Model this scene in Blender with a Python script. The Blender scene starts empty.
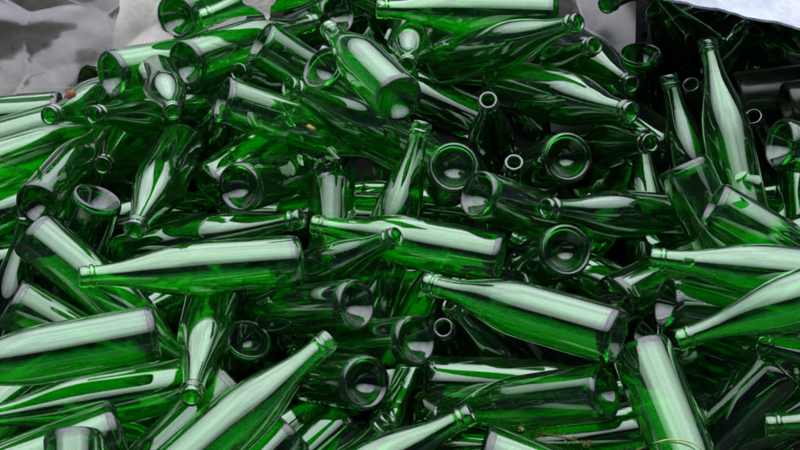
import bpy, bmesh, math, random
from mathutils import Vector, Matrix, noise, Quaternion

random.seed(5)
SC = bpy.context.scene
COL = SC.collection
R = math.radians

# ------------------------------------------------------------------ camera
cam_d = bpy.data.cameras.new('camera')
cam = bpy.data.objects.new('camera', cam_d)
COL.objects.link(cam)
cam.location = (0.0, -1.80213, 1.86187)
cam.rotation_euler = (R(90 - 35), 0, 0)
cam_d.sensor_width = 36.0
cam_d.lens = 64.0
cam_d.clip_start = 0.05
cam_d.clip_end = 500
SC.camera = cam

# ------------------------------------------------------------------ overcast daylight
SUN_EL, SUN_TILT_BACK = R(74), True
world = bpy.data.worlds.new('World')
SC.world = world
world.use_nodes = True
wn = world.node_tree
sky = wn.nodes.new('ShaderNodeTexSky')
sky.sky_type = 'NISHITA'
sky.sun_disc = False
sky.sun_elevation = SUN_EL
sky.sun_rotation = R(0)
sky.air_density = 0.01
sky.dust_density = 0.15
sky.ozone_density = 1.0
bg = wn.nodes['Background']
wn.links.new(sky.outputs[0], bg.inputs['Color'])
bg.inputs['Strength'].default_value = 0.05

sun_d = bpy.data.lights.new('sun', 'SUN')
sun_d.energy = 1.5
sun_d.angle = R(116)
sun_d.color = (0.90, 0.915, 1.05)
sun = bpy.data.objects.new('sun', sun_d)
COL.objects.link(sun)
sun.rotation_euler = (R(-16), 0, 0)     # centre of the bright cloud: a little beyond overhead
sun.location = (0, 0, 8)
# overcast cloud: brightest at its middle, fading outwards, with soft cloud banks
sun_d.use_nodes = True
st = sun_d.node_tree
s_em = st.nodes['Emission']
s_geo = st.nodes.new('ShaderNodeNewGeometry')
s_dot = st.nodes.new('ShaderNodeVectorMath'); s_dot.operation = 'DOT_PRODUCT'
s_dot.inputs[1].default_value = (0.0, math.sin(R(16)), math.cos(R(16)))
s_abs = st.nodes.new('ShaderNodeMath'); s_abs.operation = 'ABSOLUTE'
s_ramp = st.nodes.new('ShaderNodeValToRGB')
s_ramp.color_ramp.elements[0].position = 0.53; s_ramp.color_ramp.elements[0].color = (0.16, 0.16, 0.17, 1)
s_ramp.color_ramp.elements[1].position = 0.90; s_ramp.color_ramp.elements[1].color = (1.0, 1.0, 1.0, 1)
s_noise = st.nodes.new('ShaderNodeTexNoise'); s_noise.inputs['Scale'].default_value = 3.0; s_noise.inputs['Detail'].default_value = 4.0
s_nr = st.nodes.new('ShaderNodeMapRange'); s_nr.inputs['From Min'].default_value = 0.3; s_nr.inputs['From Max'].default_value = 0.7
s_nr.inputs['To Min'].default_value = 0.62; s_nr.inputs['To Max'].default_value = 1.15
s_mul = st.nodes.new('ShaderNodeMath'); s_mul.operation = 'MULTIPLY'
st.links.new(s_geo.outputs['Incoming'], s_dot.inputs[0])
st.links.new(s_dot.outputs['Value'], s_abs.inputs[0])
st.links.new(s_abs.outputs[0], s_ramp.inputs[0])
st.links.new(s_geo.outputs['Incoming'], s_noise.inputs['Vector'])
st.links.new(s_noise.outputs['Fac'], s_nr.inputs['Value'])
st.links.new(s_ramp.outputs[0], s_mul.inputs[0]); st.links.new(s_nr.outputs[0], s_mul.inputs[1])
st.links.new(s_mul.outputs[0], s_em.inputs['Strength'])

SC.view_settings.view_transform = 'Standard'
SC.view_settings.look = 'None'
SC.view_settings.gamma = 1.0
SC.view_settings.exposure = 2.7
SC.view_settings.use_curve_mapping = False
SC.render.film_transparent = False
cy = SC.cycles
cy.max_bounces = 26
cy.transmission_bounces = 26
cy.glossy_bounces = 10
cy.diffuse_bounces = 3
cy.transparent_max_bounces = 12
cy.sample_clamp_indirect = 12.0
cy.blur_glossy = 0.3
cy.use_denoising = True
try:
    cy.denoiser = 'OPENIMAGEDENOISE'
    cy.denoising_input_passes = 'RGB_ALBEDO_NORMAL'
except Exception:
    pass
cy.use_adaptive_sampling = True
cy.adaptive_threshold = 0.015

# ------------------------------------------------------------------ materials
def nodes_of(name):
    m = bpy.data.materials.new(name)
    m.use_nodes = True
    t = m.node_tree
    t.nodes.clear()
    o = t.nodes.new('ShaderNodeOutputMaterial')
    return m, t, o

def N(t, kind, **kw):
    n = t.nodes.new(kind)
    for k, v in kw.items():
        if k.startswith('_'):
            setattr(n, k[1:], v)
        else:
            n.inputs[k.replace('__', ' ')].default_value = v
    return n

def ramp(t, src, stops):
    r = t.nodes.new('ShaderNodeValToRGB')
    while len(r.color_ramp.elements) < len(stops):
        r.color_ramp.elements.new(0.5)
    for e, (p, c) in zip(r.color_ramp.elements, stops):
        e.position = p
        e.color = (c, c, c, 1) if not isinstance(c, tuple) else (*c, 1)
    t.links.new(src, r.inputs[0])
    return r.outputs[0]

def glass_material(name, ca, cb, dust=0.05, dust_col=(0.45, 0.5, 0.46), rough=(0.01, 0.11), bump=0.26, coat=1.0):
    m, t, out = nodes_of(name)
    L = t.links.new
    tc = N(t, 'ShaderNodeTexCoord')
    oi = N(t, 'ShaderNodeObjectInfo')
    # each bottle gets its own stretch of the noise
    off = N(t, 'ShaderNodeVectorMath', _operation='ADD')
    scl = N(t, 'ShaderNodeVectorMath', _operation='SCALE')
    L(oi.outputs['Location'], scl.inputs[0]); scl.inputs['Scale'].default_value = 7.3
    L(tc.outputs['Object'], off.inputs[0]); L(scl.outputs[0], off.inputs[1])
    stretch = N(t, 'ShaderNodeMapping'); stretch.inputs['Scale'].default_value = (1, 1, 0.35)
    L(off.outputs[0], stretch.inputs['Vector'])
    n1 = N(t, 'ShaderNodeTexNoise', Scale=26.0, Detail=2.0); L(stretch.outputs[0], n1.inputs['Vector'])
    n2 = N(t, 'ShaderNodeTexNoise', Scale=170.0, Detail=5.0, Roughness=0.7); L(off.outputs[0], n2.inputs['Vector'])
    n3 = N(t, 'ShaderNodeTexNoise', Scale=14.0, Detail=5.0, Roughness=0.6); L(off.outputs[0], n3.inputs['Vector'])
    n4 = N(t, 'ShaderNodeTexVoronoi', Scale=95.0); L(off.outputs[0], n4.inputs['Vector'])
    # tint a little different from bottle to bottle
    wn_ = N(t, 'ShaderNodeTexWhiteNoise', _noise_dimensions='3D'); L(oi.outputs['Location'], wn_.inputs['Vector'])
    mixc = N(t, 'ShaderNodeMix', _data_type='RGBA')
    L(wn_.outputs['Value'], mixc.inputs[0])
    mixc.inputs[6].default_value = (*ca, 1); mixc.inputs[7].default_value = (*cb, 1)
    p = N(t, 'ShaderNodeBsdfPrincipled', IOR=1.55)
    p.inputs['Coat Weight'].default_value = coat
    p.inputs['Coat Roughness'].default_value = 0.03
    p.inputs['Coat IOR'].default_value = 1.75
    p.inputs['Transmission Weight'].default_value = 1.0
    L(mixc.outputs[2], p.inputs['Base Color'])
    L(ramp(t, n3.outputs['Fac'], [(0.35, rough[0]), (0.75, rough[1])]), p.inputs['Roughness'])
    b = N(t, 'ShaderNodeBump', Strength=bump, Distance=0.004)
    L(n1.outputs['Fac'], b.inputs['Height']); L(b.outputs[0], p.inputs['Normal'])
    # thin dust film and dried specks
    d = N(t, 'ShaderNodeBsdfDiffuse', Color=(*dust_col, 1))
    film = ramp(t, n3.outputs['Fac'], [(0.38, dust * 0.15), (0.72, dust)])
    grit = ramp(t, n2.outputs['Fac'], [(0.42, 0.35), (0.66, 1.0)])
    mul = N(t, 'ShaderNodeMath', _operation='MULTIPLY'); L(film, mul.inputs[0]); L(grit, mul.inputs[1])
    spk = ramp(t, n4.outputs['Distance'], [(0.05, 0.5), (0.075, 0.0)])
    sel = ramp(t, n3.outputs['Fac'], [(0.5, 0.0), (0.6, 1.0)])
    mu2 = N(t, 'ShaderNodeMath', _operation='MULTIPLY'); L(spk, mu2.inputs[0]); L(sel, mu2.inputs[1])
    add = N(t, 'ShaderNodeMath', _operation='ADD', _use_clamp=True); L(mul.outputs[0], add.inputs[0]); L(mu2.outputs[0], add.inputs[1])
    mx = N(t, 'ShaderNodeMixShader')
    L(add.outputs[0], mx.inputs[0]); L(p.outputs[0], mx.inputs[1]); L(d.outputs[0], mx.inputs[2])
    L(mx.outputs[0], out.inputs['Surface'])
    return m

def plain_material(name, ca, cb, scale=30.0, rough=0.6, bump=0.3, trans=0.0, spec=0.5, film=0.0, dist=0.003):
    m, t, out = nodes_of(name)
    L = t.links.new
    tc = N(t, 'ShaderNodeTexCoord')
    n1 = N(t, 'ShaderNodeTexNoise', Scale=scale, Detail=8.0, Roughness=0.65); L(tc.outputs['Object'], n1.inputs['Vector'])
    n2 = N(t, 'ShaderNodeTexNoise', Scale=scale * 0.18, Detail=4.0); L(tc.outputs['Object'], n2.inputs['Vector'])
    mixf = N(t, 'ShaderNodeMath', _operation='MULTIPLY'); L(n1.outputs['Fac'], mixf.inputs[0]); L(n2.outputs['Fac'], mixf.inputs[1])
    f = ramp(t, mixf.outputs[0], [(0.14, 0.0), (0.38, 1.0)])
    mc = N(t, 'ShaderNodeMix', _data_type='RGBA')
    L(f, mc.inputs[0]); mc.inputs[6].default_value = (*ca, 1); mc.inputs[7].default_value = (*cb, 1)
    p = N(t, 'ShaderNodeBsdfPrincipled', Roughness=rough)
    p.inputs['Specular IOR Level'].default_value = spec
    p.inputs['Transmission Weight'].default_value = trans
    L(mc.outputs[2], p.inputs['Base Color'])
    b = N(t, 'ShaderNodeBump', Strength=bump, Distance=dist)
    L(n1.outputs['Fac'], b.inputs['Height']); L(b.outputs[0], p.inputs['Normal'])
    if film > 0:
        tr = N(t, 'ShaderNodeBsdfTransparent', Color=(0.9, 0.92, 0.9, 1))
        mx = N(t, 'ShaderNodeMixShader')
        fr = ramp(t, n2.outputs['Fac'], [(0.35, film), (0.65, film * 0.35)])
        L(fr, mx.inputs[0]); L(p.outputs[0], mx.inputs[1]); L(tr.outputs[0], mx.inputs[2])
        L(mx.outputs[0], out.inputs['Surface'])
    else:
        L(p.outputs[0], out.inputs['Surface'])
    return m

M = {
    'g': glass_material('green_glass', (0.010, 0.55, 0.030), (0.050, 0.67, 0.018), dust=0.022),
    'd': glass_material('shaded_green_glass', (0.008, 0.40, 0.024), (0.034, 0.48, 0.014), dust=0.016),  # darker copy of the green glass; shade of the gaps put into its colour
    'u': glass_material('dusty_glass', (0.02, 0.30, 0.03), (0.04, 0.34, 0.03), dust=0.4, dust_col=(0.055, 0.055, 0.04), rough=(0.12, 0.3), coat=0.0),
    'gb': glass_material('thick_green_glass', (0.002, 0.27, 0.014), (0.012, 0.36, 0.010), dust=0.045, dust_col=(0.30, 0.42, 0.34), rough=(0.04, 0.14), coat=0.4),
    'db': glass_material('thick_shaded_glass', (0.001, 0.18, 0.010), (0.006, 0.24, 0.007), dust=0.035, dust_col=(0.30, 0.42, 0.34), rough=(0.04, 0.14), coat=0.4),  # base glass for those bottles, gap shade again put into the colour
    'soil': plain_material('dark_soil', (0.004, 0.005, 0.0035), (0.010, 0.011, 0.008), scale=40, rough=0.9, bump=0.8, dist=0.01),
    'sheet': plain_material('grey_film', (0.040, 0.036, 0.026), (0.20, 0.185, 0.145), scale=26, rough=0.14, bump=0.10, spec=0.9, film=0.15),
    'milky': plain_material('milky_film', (0.30, 0.29, 0.25), (0.54, 0.52, 0.44), scale=30, rough=0.4, bump=0.2, film=0.25),
    'clear': plain_material('clear_film', (0.05, 0.048, 0.04), (0.20, 0.19, 0.165), scale=26, rough=0.2, bump=0.08, spec=0.9, film=0.3),
    'white': plain_material('white_sheet', (0.26, 0.30, 0.35), (0.60, 0.63, 0.63), scale=17, rough=0.6, bump=0.35),
    'blue': plain_material('blue_hem', (0.25, 0.38, 0.55), (0.7, 0.76, 0.82), scale=60, rough=0.6),
    'cork': plain_material('rusty_brown', (0.12, 0.04, 0.015), (0.26, 0.10, 0.04), scale=300, rough=0.8),
    'straw': plain_material('dry_straw', (0.38, 0.28, 0.08), (0.60, 0.50, 0.18), scale=200, rough=0.7),
    'stem': plain_material('yellow_green_stem', (0.30, 0.34, 0.06), (0.50, 0.50, 0.16), scale=150, rough=0.5),
    'leaf': plain_material('yellow_scrap', (0.55, 0.36, 0.06), (0.75, 0.55, 0.16), scale=200, rough=0.7),
    'moss': glass_material('mossy_glass', (0.02, 0.32, 0.04), (0.03, 0.36, 0.03), dust=0.35, dust_col=(0.12, 0.13, 0.03), rough=(0.05, 0.2)),
}

# ------------------------------------------------------------------ helpers
def link_mesh(name, me, mat=None, parent=None):
    o = bpy.data.objects.new(name, me)
    COL.objects.link(o)
    if mat is not None and not me.materials:
        me.materials.append(mat)
    if parent is not None:
        o.parent = parent
    return o

def mesh_of(name, verts, faces, mat, smooth=True):
    me = bpy.data.meshes.new(name)
    me.from_pydata(verts, [], faces)
    me.materials.append(mat)
    if smooth:
        me.polygons.foreach_set('use_smooth', [True] * len(me.polygons))
    me.update()
    return me

def tag(o, label, cat, group=None, kind=None):
    if kind:
        o['kind'] = kind
    if label:
        o['label'] = label
    if cat:
        o['category'] = cat
    if group:
        o['group'] = group
    return o

# ---- the slope of the heap: x across, s up the slope, h out of it
S0 = Vector((0, -0.02327, 0.61629)); SV = Vector((0, 0.94372, 0.33076)); NV = Vector((0, -0.33076, 0.94372)); XV = Vector((1, 0, 0))
def slope(x, s, h=0.0):
    return S0 + XV * x + SV * s + NV * h

# ------------------------------------------------------------------ ground under the heap
def ground_z(x, y):
    t = max(0.0, min(1.0, (y + 1.0) / 1.9))
    t = t * t * (3 - 2 * t)
    side = max(0.0, min(1.0, (2.6 - abs(x)) / 1.4)); side = side * side * (3 - 2 * side)
    back = max(0.0, min(1.0, (3.4 - y) / 1.6)); back = back * back * (3 - 2 * back)
    return (0.62 * t) * side * back
def build_ground():
    ax = [-60, -20, -8, -4] + [-3 + i * 0.1 for i in range(61)] + [4, 8, 20, 60]
    ay = [-60, -20, -8, -4] + [-2 + i * 0.1 for i in range(61)] + [5, 8, 20, 60]
    vs, fs = [], []
    for y in ay:
        for x in ax:
            near = abs(x) < 3.2 and -2.2 < y < 4.2
            z = ground_z(x, y) + (0.04 * noise.noise((x * 3, y * 3, 0)) if near else 0)
            vs.append((x, y, z))
    n = len(ax)
    for j in range(len(ay) - 1):
        for i in range(n - 1):
            a = j * n + i
            fs.append((a, a + 1, a + n + 1, a + n))
    o = link_mesh('ground', mesh_of('ground', vs, fs, M['soil']))
    o['kind'] = 'structure'
build_ground()

# ------------------------------------------------------------------ bottles
OUTER = [(0.0, 0.030), (0.006, 0.0292), (0.012, 0.0265), (0.018, 0.0218), (0.024, 0.0150), (0.029, 0.0075), (0.0318, 0.0030),
         (0.0332, 0.0012), (0.0345, 0.0004), (0.0362, 0.0006), (0.0376, 0.0022), (0.0388, 0.0050), (0.0397, 0.0090), (0.0400, 0.0130)]   # (r, z) punt and heel
BODY_O = [(0.0400, 0.0130), (0.0400, 0.0136), (0.0400, 0.055), (0.0400, 0.100), (0.0400, 0.145), (0.03985, 0.156), (0.0394, 0.167), (0.0384, 0.178), (0.0368, 0.190),
          (0.0346, 0.202), (0.0318, 0.214), (0.0287, 0.226), (0.0254, 0.238), (0.0224, 0.249), (0.0199, 0.259), (0.0186, 0.2655), (0.01855, 0.2660)]
NECK_O = [(0.01855, 0.2660), (0.0184, 0.2667), (0.0171, 0.275), (0.0161, 0.284), (0.0154, 0.292), (0.0150, 0.2990), (0.0149, 0.3000)]
LIP_PATH = [(0.0149, 0.3000), (0.0149, 0.3020), (0.0152, 0.3035), (0.0166, 0.3045), (0.0172, 0.3062), (0.0172, 0.3086), (0.0166, 0.3100), (0.0153, 0.3108), (0.0149, 0.3120),
            (0.0154, 0.3132), (0.0158, 0.3150), (0.0158, 0.3200), (0.0153, 0.3236), (0.0142, 0.3250), (0.0120, 0.3250), (0.0104, 0.3240), (0.0097, 0.3222), (0.0096, 0.3150), (0.0100, 0.3020), (0.0101, 0.3000)]
NECK_I = [(0.0101, 0.3000), (0.0102, 0.2990), (0.0110, 0.290), (0.0122, 0.281), (0.0135, 0.273), (0.0149, 0.2667), (0.0150, 0.2660)]
BODY_I = [(0.0150, 0.2660), (0.0151, 0.2655), (0.0166, 0.258), (0.0190, 0.249), (0.0222, 0.238), (0.0255, 0.226), (0.0287, 0.214), (0.0315, 0.202), (0.0338, 0.190),
          (0.0354, 0.178), (0.0364, 0.167), (0.03685, 0.156), (0.0370, 0.145), (0.0370, 0.100), (0.0370, 0.055), (0.0370, 0.0205), (0.0370, 0.0200)]
BASE_I = [(0.0370, 0.0200), (0.0366, 0.0150), (0.0352, 0.0105), (0.0325, 0.0088), (0.0295, 0.0105), (0.0245, 0.0190), (0.0185, 0.0268), (0.0122, 0.0315), (0.006, 0.0343), (0.0, 0.0350)]

def lathe(paths, seg, wob=None):
    vs, fs = [], []
    for path in paths:
        rings = []
        for (r, z) in path:
            if r < 1e-6:
                rings.append([len(vs)]); vs.append((0, 0, z)); continue
            ring = []
            for k in range(seg):
                a = 2 * math.pi * k / seg
                rr, zz = wob(r, z, k) if wob else (r, z)
                ring.append(len(vs)); vs.append((rr * math.cos(a), rr * math.sin(a), zz))
            rings.append(ring)
        for A, B in zip(rings[:-1], rings[1:]):
            for k in range(seg):
                k2 = (k + 1) % seg
                if len(A) == 1:
                    fs.append((A[0], B[k2], B[k]))
                elif len(B) == 1:
                    fs.append((A[k], A[k2], B[0]))
                else:
                    fs.append((A[k], A[k2], B[k2], B[k]))
    return vs, fs

def knurl(r, z, k):
    if 0.0328 < r < 0.0377 and z < 0.004:
        return r, z + (0.0016 if k % 2 else -0.0005)
    return r, z

PARTS = {}
for key in 'gdu':
    PARTS[key] = {
        'body': mesh_of('body', *lathe([BODY_O, BODY_I], 64), M[key]),
        'neck': mesh_of('neck', *lathe([NECK_O, NECK_I], 64), M[key]),
        'lip': mesh_of('lip', *lathe([LIP_PATH], 64), M[key]),
        'base': mesh_of('base', *lathe([OUTER, BASE_I], 108, knurl), M[{'g': 'gb', 'd': 'db', 'u': 'u'}[key]]),
    }

def frame_of(base, axis, roll, s):
    z = Vector(axis).normalized()
    q = z.to_track_quat('Z', 'Y')
    return Matrix.Translation(Vector(base)) @ q.to_matrix().to_4x4() @ Matrix.Rotation(roll, 4, 'Z') @ Matrix.Diagonal((s[0], s[0], s[1], 1))

def place_bottle(base, axis, s, key, label, group):
    e = bpy.data.objects.new('bottle', None)
    COL.objects.link(e)
    e.empty_display_size = 0.02
    e.matrix_world = frame_of(base, axis, random.uniform(0, 6.28), s)
    tag(e, label, 'bottle', group)
    for part, me in PARTS[key].items():
        link_mesh(part, me, None, e)
    return e

def broken_body(cut, jag, seed):
    rnd = random.Random(seed)
    seg = 64
    ph = [rnd.uniform(0, 6.28) for _ in range(4)]
    zc = [cut + jag * (0.5 * math.sin(2 * math.pi * k / seg + ph[0]) + 0.35 * math.sin(3 * 2 * math.pi * k / seg + ph[1])) + jag * 0.25 * rnd.uniform(-1, 1) for k in range(seg)]
    vs, fs = [], []
    lo = [(0.0400, 0.0130), (0.0400, 0.0136), (0.0400, 0.055), (0.0400, 0.09)]
    li = [(0.0370, 0.09), (0.0370, 0.055), (0.0370, 0.0205), (0.0370, 0.0200)]
    rows = []
    for (r, z) in lo + [(0.0398, None), (0.0372, None)] + li:
        row = []
        for k in range(seg):
            a = 2 * math.pi * k / seg
            zz = zc[k] if z is None else z
            row.append(len(vs)); vs.append((r * math.cos(a), r * math.sin(a), zz))
        rows.append(row)
    for A, B in zip(rows[:-1], rows[1:]):
        for k in range(seg):
            k2 = (k + 1) % seg
            fs.append((A[k], A[k2], B[k2], B[k]))
    return mesh_of('body', vs, fs, M['g'])

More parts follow.
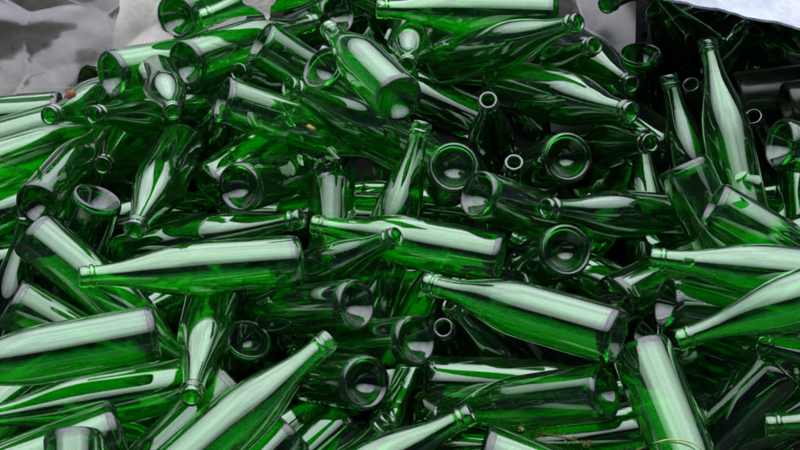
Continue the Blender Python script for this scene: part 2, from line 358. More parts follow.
BOTTLES = [
 ((0.0478, 0.2083, 0.5818), (-0.6719, -0.3542, 0.6504), (1.0, 1.0), 'g', 'green bottle with open mouth up left and long streaked highlight'),
 ((-0.397, 0.2478, 0.7295), (0.2588, -0.9409, 0.2186), (0.84, 0.672), 'g', 'green bottle aimed at the viewer with bright cone shoulder and dark mouth'),
 ((-0.1255, 0.1915, 0.7722), (0.5493, 0.3546, -0.7567), (1.0, 1.0), 'g', 'green bottle with hollow base tipped up left beside the open mouth'),
 ((0.0002, 0.0113, 0.8156), (-0.4367, 0.8995, -0.0166), (0.96, 0.816), 'g', 'stout green bottle with lip up, between open base and top edge'),
 ((0.0719, 0.4435, 0.6391), (0.6711, -0.523, 0.5256), (1.0, 1.0), 'g', 'green bottle near the top with mouth turned right over the fat one'),
 ((-0.1531, -0.0758, 0.5867), (-0.9499, -0.2869, 0.124), (1.0, 1.0), 'g', 'clear green bottle lying level, neck pointing left, left of the picture middle'),
 ((-0.3459, -0.4632, 0.4692), (0.7314, 0.5745, 0.3673), (1.05, 1.05), 'g', 'large green bottle slanting up to the right, lip near the knurled bases'),
 ((0.3334, -0.2811, 0.5899), (0.2716, -0.8726, -0.4059), (1.06, 1.06), 'g', 'broad pale bottle upside down at bottom right, base up'),
 ((0.1933, 0.3687, 0.6384), (0.5856, -0.7659, 0.2654), (1.14, 0.912), 'g', 'fat green bottle near top right, mouth turned right over dark necks'),
 ((0.2743, 0.4648, 0.7264), (-0.9962, -0.0573, 0.0661), (1.05, 0.9765), 'g', 'green bottle cut by the top edge, neck pointing left'),
 ((-0.1791, -0.4371, 0.4089), (0.8665, 0.1793, 0.4659), (0.98, 0.98), 'g', 'green neck at bottom centre with ringed lip pointing up right'),
 ((-0.4343, -0.4101, 0.5473), (0.0985, -0.8668, -0.4889), (1.0, 1.0), 'g', 'green bottle upside down at bottom left, striped rounded base'),
 ((0.2436, -0.1237, 0.6421), (-0.2005, 0.7024, -0.683), (1.0, 1.0), 'g', 'green bottle showing a round knurled base in the middle right'),
 ((-0.2325, 0.2915, 0.7642), (0.7998, 0.0233, -0.5998), (1.0, 0.7), 'g', 'green bottle with pale back slanting down right from the torn film'),
 ((-0.341, -0.2546, 0.5933), (-0.9587, -0.2843, -0.0054), (1.02, 1.02), 'g', 'wide green bottle at left edge, base right, directly below the level one'),
 ((0.6911, -0.1873, 0.6267), (-0.986, 0.1654, 0.0221), (1.02, 1.02), 'g', 'green bottle entering from the right edge, level neck pointing left'),
 ((-0.3646, 0.2171, 0.6104), (-0.0925, -0.9875, 0.1274), (1.05, 0.945), 'g', 'pale green bottle pointing its open mouth down left at left middle'),
 ((-0.2107, -0.3977, 0.2657), (0.6135, 0.1845, 0.7678), (0.98, 0.98), 'g', 'green neck beside the mossy broken glass at the bottom edge'),
 ((0.1145, -0.0206, 0.6714), (0.7409, 0.3956, -0.5428), (0.96, 0.96), 'g', 'green bottle with oval knurled base turned left between two round bases'),
 ((0.4678, -0.0368, 0.666), (0.8674, -0.2893, -0.4048), (0.9, 0.9), 'x', 'broken green bottle body with cut end beside the upright bottle'),
 ((-0.3563, 0.2714, 0.7341), (0.6246, 0.7668, -0.148), (1.0, 1.0), 'g', 'green bottle with hollow base left, resting on the one by the sheet'),
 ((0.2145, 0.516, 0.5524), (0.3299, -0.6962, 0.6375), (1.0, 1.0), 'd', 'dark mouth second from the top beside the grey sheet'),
 ((0.2957, -0.3163, 0.6364), (-0.8684, 0.4913, -0.0667), (1.0, 0.92), 'g', 'green bottle below the lone knurled base, neck pointing left, base dark'),
 ((-0.2275, 0.0076, 0.4532), (0.7223, -0.316, 0.6151), (0.95, 0.95), 'g', 'green bottle whose open mouth overlaps the bottle across the centre'),
 ((0.2846, -0.3387, 0.5599), (-0.8175, 0.3351, -0.4685), (1.0, 0.9), 'g', 'green bottle at bottom centre, neck left, hollow base turned right'),
 ((0.4382, 0.0621, 0.6722), (0.4181, -0.5647, -0.7116), (1.05, 1.05), 'g', 'green bottle pointing down right below the upright one, rim to rim with another'),
 ((0.0828, 0.0339, 0.6848), (-0.0298, 0.719, -0.6944), (1.0, 0.8), 'g', 'green bottle showing round knurled base right of the standing neck'),
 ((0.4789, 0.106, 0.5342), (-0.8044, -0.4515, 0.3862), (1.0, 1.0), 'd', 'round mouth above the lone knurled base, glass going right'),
 ((0.8492, 0.0036, 0.6254), (-0.9789, 0.0311, -0.2022), (1.0, 1.0), 'g', 'green bottle at right edge with only its neck showing above the level one'),
 ((-0.4807, 0.2644, 0.7174), (0.7233, 0.666, -0.1824), (1.03, 1.03), 'g', 'green bottle beside the plastic sheet, dark base turned left'),
 ((-0.2867, -0.0213, 0.5181), (0.0025, -0.9944, 0.1054), (1.0, 1.0), 'g', 'green bottle hanging neck down, open mouth above the large slanting bottle'),
 ((0.6969, -0.2345, 0.7031), (-0.9275, -0.0704, -0.3671), (1.02, 1.02), 'g', 'green bottle from the right edge, thin neck dropping to the pale upside-down one'),
 ((0.2595, 0.0577, 0.6879), (-0.1739, 0.7664, -0.6184), (1.0, 1.0), 'g', 'green bottle showing round knurled base under the fat bottle'),
 ((-0.111, 0.1451, 0.5961), (-0.0033, -0.7328, -0.6804), (0.96, 0.96), 'g', 'green bottle with dark round base up and bright belly above the slim neck'),
 ((0.2966, 0.5739, 0.6302), (0.2745, -0.9399, 0.2033), (1.0, 1.0), 'd', 'dark green mouth turned right just above the fat bottle mouth'),
 ((0.4729, 0.3145, 0.5423), (-0.6962, 0.6835, 0.2194), (1.02, 0.867), 'g', 'pale green bottle lying base down, base rim touching the one below it'),
 ((-0.4713, 0.4337, 0.5943), (-0.2611, -0.8959, 0.3594), (1.0, 1.0), 'g', 'leftmost green neck lying over the sheet edge'),
 ((0.1694, 0.3631, 0.46), (-0.0886, -0.5836, 0.8072), (1.0, 1.0), 'd', 'round mouth just under the fat bottle belly'),
 ((0.5567, 0.6183, 0.8061), (-0.6503, -0.758, -0.0495), (1.0, 1.0), 'g', 'green mouth cut by the top edge at right of centre'),
 ((-0.3544, 0.3984, 0.5575), (-0.4072, -0.7807, 0.474), (1.0, 1.0), 'g', 'second green neck from the left, just below the hollow dark base'),
 ((0.5594, 0.0673, 0.544), (-0.1565, 0.7254, 0.6703), (1.0, 1.0), 'g', 'green bottle standing upright beside the dark hollow'),
 ((-0.0743, -0.2366, 0.4157), (-0.7485, -0.4988, -0.4369), (1.0, 1.0), 'g', 'pale green bottle base up at the bottom edge left of two necks'),
 ((-0.0605, -0.1896, 0.5938), (-0.7177, 0.5031, -0.4815), (0.94, 0.94), 'g', 'green bottle with knurled base turned right below the centre bottle'),
 ((-0.0457, -0.3131, 0.5519), (-0.5166, 0.6787, -0.5219), (0.98, 0.98), 'g', 'green bottle with knurled base facing front near the bottom middle'),
 ((-0.4499, 0.4244, 0.5183), (-0.0929, -0.9351, 0.3421), (0.98, 0.98), 'g', 'green mouth facing front with rounded green shoulder at left'),
 ((-0.2869, 0.1807, 0.72), (0.883, 0.157, -0.4424), (0.98, 0.98), 'g', 'green bottle with pale back and bitten shine among the shards'),
 ((0.155, -0.0702, 0.5854), (-0.9651, 0.2594, 0.0355), (1.0, 0.93), 'g', 'green bottle across the centre with its slim neck pointing left'),
 ((-0.0514, -0.0409, 0.4468), (0.2708, 0.5699, 0.7758), (1.0, 1.0), 'g', 'green bottle standing neck up just above the centre'),
 ((0.1077, -0.4094, 0.5136), (0.9471, -0.2116, -0.2414), (1.0, 1.0), 'g', 'green bottle along the bottom edge with pale base end beside ringed neck'),
 ((-0.2482, 0.0153, 0.6585), (0.4042, 0.8258, -0.3932), (0.98, 0.98), 'g', 'green bottle with glowing hollow base in the left middle'),
 ((-0.032, 0.4416, 0.8553), (-0.9306, -0.2694, -0.248), (1.0, 1.0), 'g', 'green bottle under the torn film with neck pointing down left'),
 ((0.0197, 0.5283, 0.6612), (-0.0297, -0.9628, 0.2684), (1.0, 0.85), 'g', 'green bottle aimed at viewer with bright bulb shoulder near the top'),
 ((-0.3855, -0.3485, 0.5004), (-0.9296, -0.3208, -0.1813), (1.03, 1.03), 'g', 'green bottle in bottom left corner with square pale base end'),
 ((0.0242, -0.2378, 0.5666), (-0.6332, 0.5406, -0.5539), (0.94, 0.94), 'g', 'green bottle with tilted knurled base right of the small neck'),
 ((-0.5529, -0.0106, 0.6446), (0.1563, 0.9784, -0.1357), (0.9, 0.9), 'd', 'dark green bottle base peeping above the broad slanting bottle'),
 ((-0.7028, 0.0801, 0.6345), (0.5938, 0.7833, -0.184), (1.05, 1.05), 'g', 'long green bottle across the left edge under two necks'),
 ((-0.5558, -0.0536, 0.6247), (0.7799, -0.3862, -0.4926), (1.0, 1.0), 'g', 'broad green bottle slanting down right under the level one'),
 ((-0.1528, -0.3337, 0.4828), (-0.6823, -0.6203, -0.3869), (0.98, 0.98), 'g', 'small stretch of green bottle base at bottom edge by the large slanting one'),
 ((-0.3805, 0.3692, 0.7708), (0.442, 0.8781, -0.183), (1.0, 1.0), 'g', 'green bottle at top edge with hollow base beside white film'),
 ((0.8207, -0.3854, 0.5696), (-0.9849, 0.0726, -0.1574), (1.0, 1.0), 'd', 'green neck entering from the right near the bottom corner'),
 ((0.5979, 0.1149, 0.6779), (0.9342, 0.1809, -0.3076), (1.03, 1.03), 'g', 'green bottle at right edge with striped shine and rim turned left'),
 ((0.2867, 0.3661, 0.5037), (0.3397, -0.7729, 0.536), (1.0, 1.0), 'd', 'round dark mouth just below the fat bottle mouth'),
 ((0.8235, -0.3164, 0.5241), (-0.9586, 0.2702, 0.0903), (1.0, 1.0), 'd', 'green neck at right edge just below the dropping neck'),
 ((-0.2964, -0.2226, 0.472), (-0.9243, -0.366, 0.108), (1.0, 1.0), 'g', 'long green bottle under the wide one at left edge, neck left'),
 ((-0.5708, -0.161, 0.577), (0.8274, -0.1175, -0.5492), (1.0, 1.0), 'g', 'green bottle at left edge behind the wide one, base left'),
 ((0.094, -0.0111, 0.2566), (-0.8495, -0.0695, 0.523), (1.0, 1.0), 'g', 'slim neck crossing behind the large slanting lip'),
 ((-0.3151, 0.1345, 0.5796), (0.7033, 0.6862, 0.1857), (1.0, 1.0), 'g', 'green bottle with pale back rising right behind the glowing hollow base'),
 ((-0.2269, -0.1493, 0.4973), (-0.3151, 0.1969, -0.9284), (0.95, 0.95), 'd', 'dark green bottle base in shade right of the hanging neck'),
 ((-0.1109, 0.5366, 0.6948), (-0.6377, 0.5153, -0.5725), (0.96, 0.96), 'g', 'green bottle at top edge with grey hollow base turned right'),
 ((-0.8217, 0.055, 0.5139), (0.9364, 0.2915, 0.1953), (1.0, 1.0), 'g', 'green bottle at left edge above the dark peeping base'),
 ((-0.1477, 0.5067, 0.5278), (-0.3711, -0.7199, 0.5866), (1.0, 1.0), 'd', 'small mouth in the gap below the pale backed top bottle'),
 ((-0.4539, 0.0463, 0.5003), (0.9309, -0.1326, 0.3405), (1.0, 1.0), 'g', 'green bottle just behind the level one, its mouth in the dark'),
 ((0.0623, 0.4824, 0.5821), (0.7856, 0.5029, -0.3604), (1.02, 1.02), 'd', 'dark green bottle behind the fat one with rounded left end'),
 ((0.0373, -0.1981, 0.4527), (0.997, 0.0306, -0.0708), (1.0, 1.0), 'g', 'green bottle just behind the bottom centre one, pale ridge showing'),
 ((0.6879, -0.219, 0.4943), (-0.8222, -0.1228, -0.5558), (1.0, 1.0), 'd', 'dark bottle with thin bright line above the bottom right neck'),
 ((-0.2316, -0.2667, 0.5111), (-0.7229, -0.4978, -0.4792), (1.0, 1.0), 'g', 'green bottle with pale back below the hanging mouth'),
 ((0.3896, -0.1485, 0.5653), (0.952, 0.0644, -0.2994), (1.0, 1.0), 'd', 'dark bottle with oval base turned left under the level right neck'),
 ((0.248, -0.1, 0.2833), (-0.5345, -0.1175, 0.837), (1.0, 1.0), 'd', 'dark neck slanting down right below the centre right bottle'),
 ((0.1937, 0.2409, 0.3548), (-0.0394, -0.4212, 0.9061), (1.0, 1.0), 'd', 'small round mouth left of the upper right knurled base'),
 ((0.4303, 0.455, 0.6585), (0.0707, 0.0271, -0.9971), (1.0, 1.0), 'g', 'pale bottle end standing up between the dark mouths and dark hollow'),
 ((-0.5577, 0.4368, 0.5994), (0.6273, 0.736, -0.2544), (1.0, 1.0), 'd', 'dark bottle base tucked behind the one by the plastic sheet'),
 ((-0.4274, 0.3829, 0.3626), (-0.2604, -0.6803, 0.6851), (1.0, 1.0), 'd', 'dim mouth half hidden under the front facing green mouth at left'),
 ((-0.5863, 0.3191, 0.5905), (-0.9617, -0.1812, -0.2059), (1.0, 1.0), 'g', 'pale bottle back between the leftmost neck and long bottle'),
 ((0.1196, 0.0475, 0.2997), (-0.1726, -0.6712, 0.7209), (1.0, 1.0), 'd', 'dark mouth facing front beside the tilted knurled base'),
 ((0.3946, -0.3197, 0.4849), (-0.9674, 0.0234, -0.252), (1.0, 1.0), 'd', 'dark bottle in the gap left of the pale upside-down one'),
 ((0.5223, 0.1128, 0.4618), (-0.2381, 0.5827, 0.777), (0.95, 0.95), 'd', 'thin neck standing left of the upright bottle'),
 ((0.5514, -0.2294, 0.5109), (-0.6649, -0.2994, -0.6843), (1.0, 1.0), 'd', 'dark bottle with leaf shaped shine in the bottom right shade'),
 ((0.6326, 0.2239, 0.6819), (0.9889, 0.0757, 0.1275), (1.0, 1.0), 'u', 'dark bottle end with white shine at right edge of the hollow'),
 ((-0.6025, 0.3888, 0.5715), (-0.9953, -0.0893, -0.0385), (1.0, 1.0), 'g', 'pale bottle back meeting the leftmost mouth, beside the sheet'),
 ((0.3213, -0.1037, 0.5302), (0.755, 0.6497, -0.0887), (1.0, 1.0), 'd', 'bottle with small pale patch under the level right neck'),
 ((0.1303, 0.2332, 0.4601), (-0.9915, 0.1107, 0.0686), (1.0, 1.0), 'd', 'dark bottle wedged between the centre bottle and knurled bases'),
 ((-0.7101, -0.3127, 0.344), (0.6994, 0.5634, 0.4398), (1.0, 1.0), 'g', 'green neck slanting in the gap under the wide left bottle'),
 ((-0.4944, 0.1233, 0.4709), (-0.8491, 0.3755, 0.3716), (1.0, 1.0), 'g', 'pale block of bottle seen between the slanting and pointing bottles'),
 ((0.721, 0.3911, 0.3916), (-0.4065, -0.4488, 0.7958), (1.0, 1.0), 'd', 'dim mouth with green glint right of the upright bottle'),
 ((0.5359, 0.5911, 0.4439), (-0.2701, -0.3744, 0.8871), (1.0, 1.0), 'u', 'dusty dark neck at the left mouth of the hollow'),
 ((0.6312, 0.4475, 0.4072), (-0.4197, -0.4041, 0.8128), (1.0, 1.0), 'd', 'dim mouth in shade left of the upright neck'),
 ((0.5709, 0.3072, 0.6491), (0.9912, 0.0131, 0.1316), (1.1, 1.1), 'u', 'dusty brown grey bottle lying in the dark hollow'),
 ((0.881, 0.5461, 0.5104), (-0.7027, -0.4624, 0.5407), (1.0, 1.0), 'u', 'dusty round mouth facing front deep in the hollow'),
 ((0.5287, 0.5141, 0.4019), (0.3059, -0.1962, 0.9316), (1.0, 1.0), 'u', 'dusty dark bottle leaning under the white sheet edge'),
 ((0.7732, 0.5296, 0.6218), (-0.7033, 0.6041, 0.3748), (1.0, 1.0), 'f', 'dark buried bottle in the upper gaps, far right, seventh from the left'),
 ((0.1596, -0.1309, 0.57), (0.6669, 0.1991, -0.718), (1.0, 1.0), 'f', 'dark buried bottle in the lower gaps, right of centre, fifth from the left'),
 ((0.4625, -0.0432, 0.4313), (-0.8554, 0.4775, 0.2006), (1.0, 1.0), 'f', 'dark buried bottle in the middle gaps, right of centre, second from the left'),
 ((0.3683, -0.1368, 0.4909), (0.8918, 0.0252, -0.4518), (1.0, 1.0), 'f', 'dark buried bottle in the lower gaps, far right, second from the left'),
 ((0.1333, 0.0957, 0.3986), (-0.9749, -0.1592, 0.1558), (1.0, 1.0), 'f', 'dark buried bottle in the middle gaps, right of centre, first from the left'),
 ((0.3451, 0.4305, 0.378), (-0.5788, -0.0839, 0.8111), (1.0, 1.0), 'f', 'dark buried bottle in the upper gaps, right of centre, fifth from the left'),
 ((0.6749, 0.2533, 0.6043), (-0.0593, -0.8976, -0.4368), (1.0, 1.0), 'f', 'dark buried bottle in the middle gaps, far right, sixth from the left'),
 ((0.4216, 0.036, 0.3773), (-0.0581, 0.626, 0.7777), (1.0, 1.0), 'f', 'dark buried bottle in the middle gaps, far right, fourth from the left'),
 ((0.1536, 0.3956, 0.544), (-0.9169, 0.2041, 0.343), (1.0, 1.0), 'f', 'dark buried bottle in the upper gaps, right of centre, third from the left'),
 ((0.2636, -0.0329, 0.2982), (-0.5595, 0.1607, 0.8131), (1.0, 1.0), 'f', 'dark buried bottle in the lower gaps, right of centre, fourth from the left'),
 ((-0.3057, -0.2961, 0.2974), (0.775, 0.4839, 0.4065), (1.0, 1.0), 'f', 'dark buried bottle in the lower gaps, left of centre, third from the left'),
 ((-0.466, 0.0229, 0.6379), (-0.3972, -0.1539, -0.9047), (1.0, 1.0), 'f', 'dark buried bottle in the middle gaps, far left, fourth from the left'),
 ((-0.087, -0.3833, 0.3033), (0.3587, 0.8629, 0.356), (1.0, 1.0), 'f', 'dark buried bottle in the lower gaps, left of centre, fourth from the left'),
 ((0.6953, 0.4946, 0.4988), (-0.6838, 0.4555, 0.57), (1.0, 1.0), 'f', 'dark buried bottle in the upper gaps, far right, first from the left'),
 ((0.413, 0.2531, 0.5335), (-0.597, -0.6217, -0.507), (1.0, 1.0), 'f', 'dark buried bottle in the middle gaps, far right, second from the left'),
 ((-0.1063, 0.4832, 0.4795), (0.9853, -0.1042, 0.1354), (1.0, 1.0), 'f', 'dark buried bottle in the upper gaps, right of centre, first from the left'),
 ((-0.0385, -0.14, 0.3512), (0.4177, 0.7696, 0.4829), (1.0, 1.0), 'f', 'dark buried bottle in the lower gaps, right of centre, first from the left'),
 ((-0.0771, -0.1559, 0.2822), (0.8926, -0.3289, 0.3084), (1.0, 1.0), 'f', 'dark buried bottle in the lower gaps, right of centre, third from the left'),
 ((0.4845, 0.6152, 0.5796), (0.7814, 0.6045, 0.155), (1.0, 1.0), 'f', 'dark buried bottle in the upper gaps, far right, third from the left'),
 ((0.8642, 0.2396, 0.4996), (-0.9944, -0.0948, 0.0463), (1.0, 1.0), 'f', 'dark buried bottle in the middle gaps, far right, fifth from the left'),
 ((0.6122, 0.6203, 0.5296), (0.6917, 0.2855, 0.6634), (1.0, 1.0), 'f', 'dark buried bottle in the upper gaps, far right, fourth from the left'),
 ((-0.0881, 0.5772, 0.6399), (0.5519, 0.2151, -0.8057), (1.0, 1.0), 'f', 'dark buried bottle in the upper gaps, left of centre, seventh from the left'),
 ((-0.5645, 0.2273, 0.2657), (0.1719, 0.4037, 0.8986), (1.0, 1.0), 'f', 'dark buried bottle in the middle gaps, far left, fifth from the left'),
 ((-0.3917, 0.2851, 0.4191), (0.3737, -0.1584, 0.9139), (1.0, 1.0), 'f', 'dark buried bottle in the upper gaps, left of centre, second from the left'),
 ((0.1586, -0.1433, 0.2206), (-0.8819, 0.2594, 0.3937), (1.0, 1.0), 'f', 'dark buried bottle in the lower gaps, right of centre, second from the left'),
 ((-0.6374, -0.1461, 0.3407), (0.1669, 0.5727, 0.8026), (1.0, 1.0), 'f', 'dark buried bottle in the middle gaps, far left, third from the left'),
 ((-0.8246, 0.0228, 0.4211), (0.9212, 0.0926, 0.3778), (1.0, 1.0), 'f', 'dark buried bottle in the middle gaps, far left, first from the left'),
 ((0.1016, 0.4126, 0.4376), (0.7977, 0.5304, 0.287), (1.0, 1.0), 'f', 'dark buried bottle in the upper gaps, right of centre, fourth from the left'),
 ((0.0179, 0.1626, 0.4999), (-0.9977, -0.0275, 0.0618), (1.0, 1.0), 'f', 'dark buried bottle in the middle gaps, left of centre, first from the left'),
 ((-0.3174, -0.2125, 0.3206), (-0.4475, 0.5655, 0.6928), (1.0, 1.0), 'f', 'dark buried bottle in the lower gaps, far left, second from the left'),
 ((0.2921, 0.2127, 0.2895), (0.2914, 0.3051, 0.9067), (1.0, 1.0), 'f', 'dark buried bottle in the middle gaps, right of centre, third from the left'),
 ((-0.5669, -0.1445, 0.3829), (0.8647, -0.502, -0.0157), (1.0, 1.0), 'f', 'dark buried bottle in the lower gaps, far left, first from the left'),
 ((-0.1933, 0.4148, 0.499), (0.9853, -0.166, -0.0411), (1.0, 1.0), 'f', 'dark buried bottle in the middle gaps, left of centre, second from the left'),
 ((0.6584, 0.7439, 0.452), (-0.3558, 0.3235, 0.8768), (1.0, 1.0), 'f', 'dark buried bottle in the upper gaps, far right, second from the left'),
 ((0.1366, 0.3865, 0.3514), (-0.9608, 0.0053, 0.2773), (1.0, 1.0), 'f', 'dark buried bottle in the middle gaps, left of centre, fourth from the left'),
 ((0.5426, 0.3786, 0.441), (-0.9693, -0.1496, -0.1952), (1.0, 1.0), 'f', 'dark buried bottle in the middle gaps, far right, first from the left'),
 ((-0.481, 0.461, 0.4396), (0.6657, 0.164, 0.728), (1.0, 1.0), 'f', 'dark buried bottle in the upper gaps, left of centre, first from the left'),
 ((0.5109, 0.1691, 0.3626), (-0.7593, 0.6473, -0.0668), (1.0, 1.0), 'f', 'dark buried bottle in the middle gaps, far right, third from the left'),
 ((0.0497, 0.6017, 0.6378), (-0.8422, 0.0497, 0.5369), (1.0, 1.0), 'f', 'dark buried bottle in the upper gaps, left of centre, sixth from the left'),
 ((-0.4773, -0.0607, 0.4204), (0.8534, 0.4489, 0.2649), (1.0, 1.0), 'f', 'dark buried bottle in the lower gaps, far left, third from the left'),
 ((-0.3271, 0.5209, 0.3793), (-0.1766, 0.2233, 0.9586), (1.0, 1.0), 'f', 'dark buried bottle in the upper gaps, left of centre, third from the left'),
 ((0.0639, 0.6909, 0.7972), (-0.4463, -0.0736, -0.8918), (1.0, 1.0), 'f', 'dark buried bottle in the upper gaps, left of centre, eighth from the left'),
 ((0.8651, 0.5572, 0.4251), (-0.7292, 0.053, 0.6822), (1.0, 1.0), 'f', 'dark buried bottle in the upper gaps, far right, sixth from the left'),
 ((-0.1184, 0.0489, 0.2161), (-0.7442, 0.2395, 0.6235), (1.0, 1.0), 'f', 'dark buried bottle in the lower gaps, left of centre, first from the left'),
 ((0.5647, -0.118, 0.2674), (-0.5966, -0.4198, 0.684), (1.0, 1.0), 'f', 'dark buried bottle in the lower gaps, far right, first from the left'),
 ((-0.5431, 0.5096, 0.5119), (-0.9259, -0.3088, 0.2178), (1.0, 1.0), 'f', 'dark buried bottle in the upper gaps, far left, first from the left'),
 ((-0.1518, 0.6796, 0.4955), (-0.2615, 0.058, 0.9635), (1.0, 1.0), 'f', 'dark buried bottle in the upper gaps, left of centre, fourth from the left'),
 ((-0.2772, 0.2114, 0.4771), (-0.8812, -0.4065, 0.2413), (1.0, 1.0), 'f', 'dark buried bottle in the middle gaps, far left, sixth from the left'),
 ((-0.5085, 0.1263, 0.359), (-0.8385, 0.1537, 0.5228), (1.0, 1.0), 'f', 'dark buried bottle in the middle gaps, far left, second from the left'),
 ((-0.0532, 0.4347, 0.3192), (-0.6094, 0.2868, 0.7392), (1.0, 1.0), 'f', 'dark buried bottle in the middle gaps, left of centre, third from the left'),
 ((-0.0557, 0.7397, 0.8046), (-0.2606, -0.457, -0.8505), (1.0, 1.0), 'f', 'dark buried bottle in the upper gaps, left of centre, fifth from the left'),
 ((-0.3665, 0.042, 0.1238), (0.5842, -0.1628, 0.7951), (1.0, 1.0), 'f', 'dark buried bottle in the lower gaps, left of centre, second from the left'),
 ((0.2828, 0.5596, 0.7968), (-0.806, -0.0749, -0.5871), (1.0, 1.0), 'f', 'dark buried bottle in the upper gaps, right of centre, second from the left'),
 ((0.8238, 0.3862, 0.5182), (-0.955, 0.0874, 0.2834), (1.0, 1.0), 'f', 'dark buried bottle in the upper gaps, far right, fifth from the left'),

]
HEAP = 'green bottles heaped in the pile'
for (base, axis, s, key, label) in BOTTLES:
    if key == 'x':
        e = bpy.data.objects.new('broken_bottle', None)
        COL.objects.link(e)
        e.matrix_world = frame_of(base, axis, 0.6, s)
        tag(e, label, 'broken bottle')
        link_mesh('body', broken_body(0.165, 0.03, 3), None, e)
        link_mesh('base', PARTS['g']['base'], None, e)
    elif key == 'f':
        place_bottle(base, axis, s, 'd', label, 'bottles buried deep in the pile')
    else:
        place_bottle(base, axis, s, key, label, HEAP)

# ------------------------------------------------------------------ broken glass lying deep between the bottles
def build_cullet():
    rnd = random.Random(12)
    vs, fs = [], []
    for _ in range(5200):
        x, s = rnd.uniform(-0.85, 0.85), rnd.uniform(-0.55, 0.62)
        if x < -0.30 and s > 0.16:
            continue
        if 0.24 < x < 0.50 and s > 0.33:
            continue
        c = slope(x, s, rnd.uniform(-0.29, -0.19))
        e = Vector((rnd.gauss(0, 1), rnd.gauss(0, 1), rnd.gauss(0, 1))).normalized()
        f = e.orthogonal().normalized()
        g = e.cross(f)
        l, w_, th = rnd.uniform(0.010, 0.026), rnd.uniform(0.006, 0.015), 0.0015
        k = rnd.uniform(0.2, 1.0)
        b = len(vs)
        for t in (-1, 1):
            vs.extend([c + e * l + g * th * t, c + f * w_ * k + e * l * 0.2 + g * th * t, c - e * l * 0.8 + f * w_ * 0.4 + g * th * t, c - f * w_ - e * l * 0.1 + g * th * t])
        fs.extend([(b + 3, b + 2, b + 1, b), (b + 4, b + 5, b + 6, b + 7)])
        for q in range(4):
            q2 = (q + 1) % 4
            fs.append((b + q, b + q2, b + 4 + q2, b + 4 + q))
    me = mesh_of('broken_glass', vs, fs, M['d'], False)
    bm = bmesh.new(); bm.from_mesh(me); bmesh.ops.recalc_face_normals(bm, faces=bm.faces[:]); bm.to_mesh(me); bm.free()
    o = link_mesh('broken_glass', me)
    tag(o, 'small crumbs of broken green glass filling the deep gaps', 'broken glass', kind='stuff')
build_cullet()

# ------------------------------------------------------------------ plastic film and the white sheet
def film(name, label, cat, quad, nu, nv, height, mat, seed, edge=0.0, freq=6.0):
    """a crumpled film over four world corners (a, b, c, d), with ridged folds"""
    a, b, c, d = [Vector(v) for v in quad]
    nrm = (b - a).cross(d - a).normalized()
    if nrm.z < 0:
        nrm = -nrm
    wu, wv = (b - a).length, (d - a).length
    rn = random.Random(int(seed * 100))
    seeds = []
    for cell, kk, am in ((1.1 / freq, 0.8, 1.0), (0.5 / freq, 1.6, 0.6)):
        nn = int(wu * wv / (cell * cell)) + 4
        sl = height / cell * 0.9
        seeds.append(([(rn.uniform(0, wu), rn.uniform(0, wv), rn.uniform(-sl, sl), rn.uniform(-sl, sl), rn.uniform(-1, 1) * height * 0.5) for _ in range(nn)], kk, am))
    vs, fs, hs = [], [], []
    for j in range(nv + 1):
        for i in range(nu + 1):
            u, v = i / nu, j / nv
            if edge:
                u2 = u + edge * noise.noise((v * 7 + seed, seed, 1.0)) * (2 * abs(u - 0.5))
                v2 = v + edge * noise.noise((u * 7 - seed, seed, 4.0)) * (2 * abs(v - 0.5))
            else:
                u2, v2 = u, v
            p = (a * (1 - u2) + b * u2) * (1 - v2) + (d * (1 - u2) + c * u2) * v2
            hgt = 0.0
            for (cs, kk, am) in seeds:
                best = -9.0
                for (cx, cy, gx, gy, bb) in cs:
                    dx, dy = u2 * wu - cx, v2 * wv - cy
                    f = bb + gx * dx + gy * dy - kk * (dx * dx + dy * dy)
                    if f > best:
                        best = f
                hgt += am * best
            hgt += 0.3 * height * noise.noise((u2 * wu * 6, v2 * wv * 6, seed))
            vs.append(p); hs.append(hgt)
    mean = sum(hs) / len(hs)
    vs = [p + nrm * (q - mean) for p, q in zip(vs, hs)]
    n = nu + 1
    for j in range(nv):
        for i in range(nu):
            k = j * n + i
            fs.append((k, k + 1, k + n + 1, k + n))
    o = link_mesh(name, mesh_of(name, vs, fs, mat))
    tag(o, label, cat)
    return o

film('plastic_sheet', 'crumpled grey plastic sheet spread behind the bottles at top left', 'plastic sheet',
     [slope(-1.25, 0.16, -0.13), slope(-0.36, 0.22, -0.22), slope(-0.22, 0.95, -0.12), slope(-1.25, 0.95, -0.06)], 230, 200, 0.045, M['sheet'], 1.3, freq=12)
film('plastic_sheet', 'grey beige fold of sheeting in the top left corner', 'plastic sheet',
     [slope(-1.05, 0.50, 0.03), slope(-0.64, 0.475, 0.05), slope(-0.52, 0.80, 0.05), slope(-1.05, 0.86, 0.05)], 50, 50, 0.015, M['sheet'], 4.4, edge=0.08, freq=8)
film('plastic_film', 'milky white plastic film beside the hollow base at top left', 'plastic film',
     [slope(-0.50, 0.30, -0.03), slope(-0.40, 0.36, -0.03), slope(-0.33, 0.62, 0.03), slope(-0.45, 0.60, 0.05)], 40, 60, 0.02, M['milky'], 7.7, edge=0.12, freq=9)
film('plastic_sheet', 'shiny grey plastic sheet behind the three dark mouths', 'plastic sheet',
     [slope(0.27, 0.37, -0.25), slope(0.42, 0.37, -0.25), slope(0.45, 0.75, -0.12), slope(0.27, 0.75, -0.12)], 60, 70, 0.035, M['clear'], 2.9, freq=15)

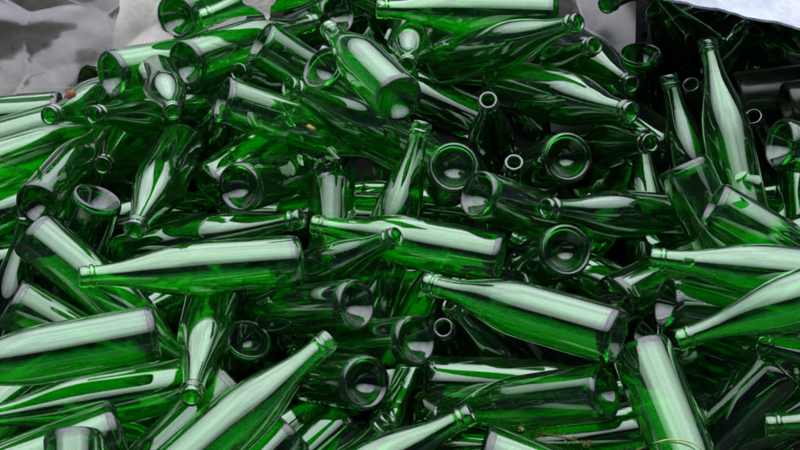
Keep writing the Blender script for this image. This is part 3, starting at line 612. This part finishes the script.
def white_sheet():
    A, B = Vector((0.3094, 0.328, 0.8673)), Vector((0.9323, 0.162, 0.8147))
    back = Vector((0.05, 1.0, 0.10))
    nu, nv = 120, 40
    rows = []
    vs, fs = [], []
    for side in (0, 1):
        for j in range(nv + 1):
            for i in range(nu + 1):
                u, v = i / nu, j / nv
                p = A.lerp(B, u) + back * (v * 0.9)
                wig = 0.010 * noise.noise((u * 14, 3.3, 0)) + 0.004 * noise.noise((u * 50, 1.3, 0))
                p = p + back * (wig * (1 - v))
                p.z += 0.018 * noise.noise((p.x * 5, p.y * 5, 2.2)) + 0.006 * noise.noise((p.x * 17, p.y * 17, 5.2)) - 0.02 * (1 - v) ** 8
                p.z -= 0.004 * side
                vs.append(p)
    n = nu + 1
    off = n * (nv + 1)
    for j in range(nv):
        for i in range(nu):
            k = j * n + i
            fs.append((k, k + 1, k + n + 1, k + n))
            fs.append((off + k, off + k + n, off + k + n + 1, off + k + 1))
    root = link_mesh('white_sheet', mesh_of('white_sheet', vs, fs, M['white']))
    tag(root, 'white sheet with a wavy edge roofing the dark hollow at top right', 'sheet')
    # hem strip closing the front edge
    hv, hf = [], []
    for i in range(n):
        hv.append(vs[i]); hv.append(vs[off + i])
    for i in range(nu):
        hf.append((2 * i, 2 * i + 1, 2 * i + 3, 2 * i + 2))
    link_mesh('hem', mesh_of('hem', hv, hf, M['blue']), None, root)
white_sheet()

# torn film hanging over the top bottle
def torn_film(pts, label):
    bm = bmesh.new()
    bm.faces.new([bm.verts.new(p) for p in pts])
    bmesh.ops.triangulate(bm, faces=bm.faces[:])
    bmesh.ops.subdivide_edges(bm, edges=bm.edges[:], cuts=2)
    for v in bm.verts:
        v.co.z += 0.003 * noise.noise(v.co * 60)
    ret = bmesh.ops.extrude_face_region(bm, geom=bm.faces[:])
    for v in [g for g in ret['geom'] if isinstance(g, bmesh.types.BMVert)]:
        v.co += Vector((0, -0.0005, 0.0008))
    bmesh.ops.recalc_face_normals(bm, faces=bm.faces[:])
    me = bpy.data.meshes.new('torn_film'); bm.to_mesh(me); bm.free()
    me.materials.append(M['milky'])
    o = link_mesh('torn_film', me)
    tag(o, label, 'plastic film')
torn_film([(-0.2617, 0.3484, 0.8271), (-0.26, 0.338, 0.8122), (-0.2534, 0.3351, 0.8081), (-0.2468, 0.3342, 0.8068), (-0.2385, 0.337, 0.8109), (-0.2302, 0.3361, 0.8095), (-0.2269, 0.3323, 0.8041), (-0.2252, 0.3275, 0.7973), (-0.2219, 0.3218, 0.7891), (-0.2186, 0.3199, 0.7864), (-0.2153, 0.3237, 0.7919), (-0.2153, 0.3294, 0.8), (-0.2137, 0.3342, 0.8068), (-0.2087, 0.3361, 0.8095), (-0.2054, 0.3399, 0.8149), (-0.2037, 0.3484, 0.8271)], 'white torn scrap of film dripping over a bottle at the top edge')

# ------------------------------------------------------------------ glass shards
def shard(pos, size, seed, label, mat=None, face=None):
    rnd = random.Random(seed)
    n = 7
    rc = 0.039
    out2 = []
    a0 = rnd.uniform(0, 6.28)
    asp = rnd.uniform(0.35, 0.8)
    for k in range(n):
        a = a0 + 2 * math.pi * (k + rnd.uniform(-0.3, 0.3)) / n
        r = size * rnd.uniform(0.55, 1.1)
        out2.append((r * math.cos(a) * asp, r * math.sin(a)))
    # fan triangles subdivided, bent round the bottle radius
    bm = bmesh.new()
    vv = [bm.verts.new((x, y, 0)) for x, y in out2]
    bm.faces.new(vv)
    bmesh.ops.triangulate(bm, faces=bm.faces[:])
    bmesh.ops.subdivide_edges(bm, edges=bm.edges[:], cuts=3, use_grid_fill=True)
    for v in bm.verts:
        a = v.co.x / rc
        v.co = Vector((rc * math.sin(a), v.co.y, rc * (math.cos(a) - 1)))
    ret = bmesh.ops.extrude_face_region(bm, geom=bm.faces[:])
    for v in [g for g in ret['geom'] if isinstance(g, bmesh.types.BMVert)]:
        a = math.atan2(v.co.x, v.co.z + rc)
        v.co -= Vector((math.sin(a), 0, math.cos(a))) * 0.003
    bmesh.ops.recalc_face_normals(bm, faces=bm.faces[:])
    me = bpy.data.meshes.new('glass_shard'); bm.to_mesh(me); bm.free()
    me.materials.append(mat or M['g'])
    me.polygons.foreach_set('use_smooth', [True] * len(me.polygons))
    me.set_sharp_from_angle(angle=R(35))
    o = link_mesh('glass_shard', me)
    o.location = pos
    d = Vector(face or (rnd.uniform(-1, 1), rnd.uniform(-1.4, 0.3), 0.7)).normalized()
    q = d.to_track_quat('Z', 'Y')
    o.rotation_euler = (q.to_matrix() @ Matrix.Rotation(rnd.uniform(0, 6.28), 3, 'Z')).to_euler()
    tag(o, label, 'glass shard', 'broken shards among the bottles')

SHARDS = [
 ((-0.2738, 0.1331, 0.7239), 0.018, 'upright sliver of green glass left of the bitten pale bottle', 'g'),
 ((-0.2533, 0.1422, 0.6891), 0.022, 'pale curved glass shard under the bitten pale bottle', 'g'),
 ((-0.236, 0.1634, 0.6346), 0.014, 'small shard at the foot of the pale curved one', 'g'),
 ((-0.1756, 0.1539, 0.6969), 0.018, 'green shard beside the open mouth with the streaked bottle', 'g'),
 ((-0.1896, 0.1891, 0.6185), 0.022, 'dark shard left of the yellow leaf scrap', 'g'),
 ((-0.1483, 0.1544, 0.6592), 0.02, 'curved shard just below the yellow leaf scrap', 'g'),
 ((-0.1468, 0.3547, 0.5046), 0.014, 'thin shard right of the yellow leaf scrap', 'g'),
 ((-0.3005, 0.1534, 0.7339), 0.016, 'shard tucked behind the bright cone shoulder', 'g'),
 ((-0.5493, 0.0138, 0.6832), 0.012, 'bent sliver on the long left bottle', 'g'),
 ((-0.5139, 0.049, 0.6677), 0.014, 'straight sliver left of the front facing left mouth', 'g'),
 ((-0.0212, 0.4439, 0.6981), 0.016, 'pale shard left of the bright bulb shoulder', 'g'),
 ((-0.0118, 0.3287, 0.7297), 0.013, 'lower pale shard under the bulb shoulder bottle', 'g'),
 ((0.6383, 0.2764, 0.5065), 0.022, 'white triangular shard right of the upright bottle', 'g'),
 ((0.5574, 0.0832, 0.6288), 0.018, 'green shard at the foot of the upright bottle', 'g'),
 ((0.6232, 0.1075, 0.5446), 0.024, 'pale square shard at right edge above the short neck', 'g'),
 ((0.3944, 0.0092, 0.5688), 0.014, 'glinting chip above the level right neck', 'g'),
 ((0.0238, -0.1254, 0.3301), 0.03, 'mossy broken bottle wall between two bottom necks', 'moss'),
 ((0.0469, -0.2448, 0.4491), 0.022, 'curved mossy rim beside the ringed neck', 'moss'),
 ((-0.0075, -0.2117, 0.419), 0.014, 'small mossy chip above the left bottom neck', 'moss'),
 ((0.3137, -0.1135, 0.5701), 0.016, 'pale bent shard right of the dark bottle base', 'g'),
 ((0.3518, -0.1211, 0.5665), 0.012, 'leaning shard left of the oval dark base', 'g'),
 ((-0.2097, 0.1436, 0.703), 0.015, 'shard under the bitten shine', 'g'),
 ((-0.1609, 0.132, 0.6352), 0.014, 'sliver above the dark round base with bright belly', 'g'),
 ((0.5385, 0.0882, 0.6349), 0.014, 'leaf shaped shard by the upright bottle foot', 'g'),
 ((-0.306, 0.2097, 0.6349), 0.02, 'curved shard left of the glowing hollow base', 'g'),
 ((-0.2724, 0.1541, 0.6365), 0.015, 'splinter just above the glowing hollow base', 'g'),
 ((-0.2342, 0.1385, 0.7098), 0.02, 'bent shard on the bitten pale bottle', 'g'),
 ((-0.1997, 0.1527, 0.6602), 0.024, 'broad shard between the bitten bottle and hollow base', 'g'),
 ((-0.1577, 0.1823, 0.7062), 0.016, 'shard under the open mouth of the streaked bottle', 'g'),
 ((-0.111, 0.1681, 0.6278), 0.018, 'shard right of the yellow leaf, under the streaked bottle', 'g'),
 ((-0.2131, 0.0524, 0.682), 0.014, 'tiny splinter on the glowing bottle side', 'g'),
 ((-0.1711, 0.0958, 0.6451), 0.018, 'shard on the tail of the glowing hollow based bottle', 'g'),
 ((-0.0768, 0.0706, 0.5701), 0.012, 'chip on the slim neck across the centre', 'g'),
 ((0.5075, -0.0675, 0.6921), 0.02, 'jagged shard low beside the upright bottle', 'g'),
 ((0.0293, -0.2379, 0.4625), 0.016, 'mossy fragment above the two bottom necks', 'moss'),
 ((0.4147, -0.1668, 0.6522), 0.013, 'chip on the level right bottle', 'g'),

]
for i, (pos, size, label, mk) in enumerate(SHARDS):
    shard(pos, size * 1.0, 40 + i, label, M[mk])

# ------------------------------------------------------------------ small litter
def tube(name, pts, rad, mat, label, cat, seg=6):
    pts = [Vector(p) for p in pts]
    # smooth the path
    fine = []
    for i in range(len(pts) - 1):
        p0, p1, p2, p3 = pts[max(i - 1, 0)], pts[i], pts[i + 1], pts[min(i + 2, len(pts) - 1)]
        for k in range(6):
            t = k / 6
            fine.append(0.5 * ((2 * p1) + (p2 - p0) * t + (2 * p0 - 5 * p1 + 4 * p2 - p3) * t * t + (3 * p1 - p0 - 3 * p2 + p3) * t ** 3))
    fine.append(pts[-1])
    vs, fs = [], []
    for i, p in enumerate(fine):
        tan = (fine[min(i + 1, len(fine) - 1)] - fine[max(i - 1, 0)]).normalized()
        u = tan.cross(Vector((0, 0, 1))).normalized(); v = u.cross(tan)
        r = rad * (1 - 0.5 * i / len(fine))
        for k in range(seg):
            a = 2 * math.pi * k / seg
            vs.append(p + (u * math.cos(a) + v * math.sin(a)) * r)
    for i in range(len(fine) - 1):
        for k in range(seg):
            k2 = (k + 1) % seg
            fs.append((i * seg + k, i * seg + k2, (i + 1) * seg + k2, (i + 1) * seg + k))
    o = link_mesh(name, mesh_of(name, vs, fs, mat))
    tag(o, label, cat)
    return o, fine

STALK = [(0.1681, -0.3336, 0.4865), (0.1842, -0.3187, 0.4667), (0.204, -0.3323, 0.4738), (0.2241, -0.3401, 0.4773), (0.2443, -0.3479, 0.4772), (0.2648, -0.3552, 0.4727)]
STEM = [(0.3278, -0.3636, 0.4731), (0.3396, -0.3641, 0.4793), (0.3363, -0.431, 0.5508), (0.3496, -0.4385, 0.5634), (0.3653, -0.4434, 0.5681), (0.3805, -0.4472, 0.5663), (0.3931, -0.4532, 0.5614)]
o, fine = tube('dry_stalk', STALK, 0.0012, M['straw'], 'dry brown seed stalk lying on the bottom centre bottle', 'stalk')
rnd = random.Random(3)
hv, hf = [], []
for p in fine:
    for k in range(7):
        c = p + Vector((rnd.gauss(0, 0.004), rnd.gauss(0, 0.003), rnd.gauss(0.001, 0.0025)))
        b = len(hv)
        l = rnd.uniform(0.0012, 0.0034)
        for q in range(3):
            hv.append(c + Vector((rnd.uniform(-1, 1), rnd.uniform(-1, 1), rnd.uniform(-1, 1))) * l)
        hf.append((b, b + 1, b + 2))
h = link_mesh('seed_husk', mesh_of('seed_husk', hv, hf, M['straw'], False), None, o)
h['kind'] = 'stuff'
tube('grass_stem', STEM, 0.0016, M['stem'], 'yellow green grass stem arching at the bottom edge', 'stem')

def lump(name, pos, size, mat, label, cat, seed, cyl=False):
    bm = bmesh.new()
    if cyl:
        bmesh.ops.create_cone(bm, cap_ends=True, segments=20, radius1=1.0, radius2=0.86, depth=2.4)
        bmesh.ops.bevel(bm, geom=[e for e in bm.edges if len(e.link_faces) == 2 and e.calc_face_angle() > 0.8], offset=0.18, segments=2, affect='EDGES')
    else:
        bmesh.ops.create_icosphere(bm, subdivisions=3, radius=1.0)
    for v in bm.verts:
        k = 1 + (0.12 if cyl else 0.45) * noise.noise(v.co * 1.7 + Vector((seed, 0, 0)))
        v.co = v.co * k
        if not cyl:
            v.co.z *= 0.35
    me = bpy.data.meshes.new(name); bm.to_mesh(me); bm.free()
    me.materials.append(mat)
    me.polygons.foreach_set('use_smooth', [True] * len(me.polygons))
    o = link_mesh(name, me)
    o.location = pos; o.scale = (size, size, size)
    o.rotation_euler = (0.5, 0.25, 0.4 + seed)
    tag(o, label, cat)
lump('leaf_scrap', (-0.142, 0.1668, 0.6742), 0.008, M['leaf'], 'small yellow leaf scrap among the shards', 'leaf', 1.0)
lump('cork', (-0.5392, 0.2213, 0.7004), 0.009, M['cork'], 'rusty brown cork stub beside the plastic sheet', 'cork', 0.3, True)
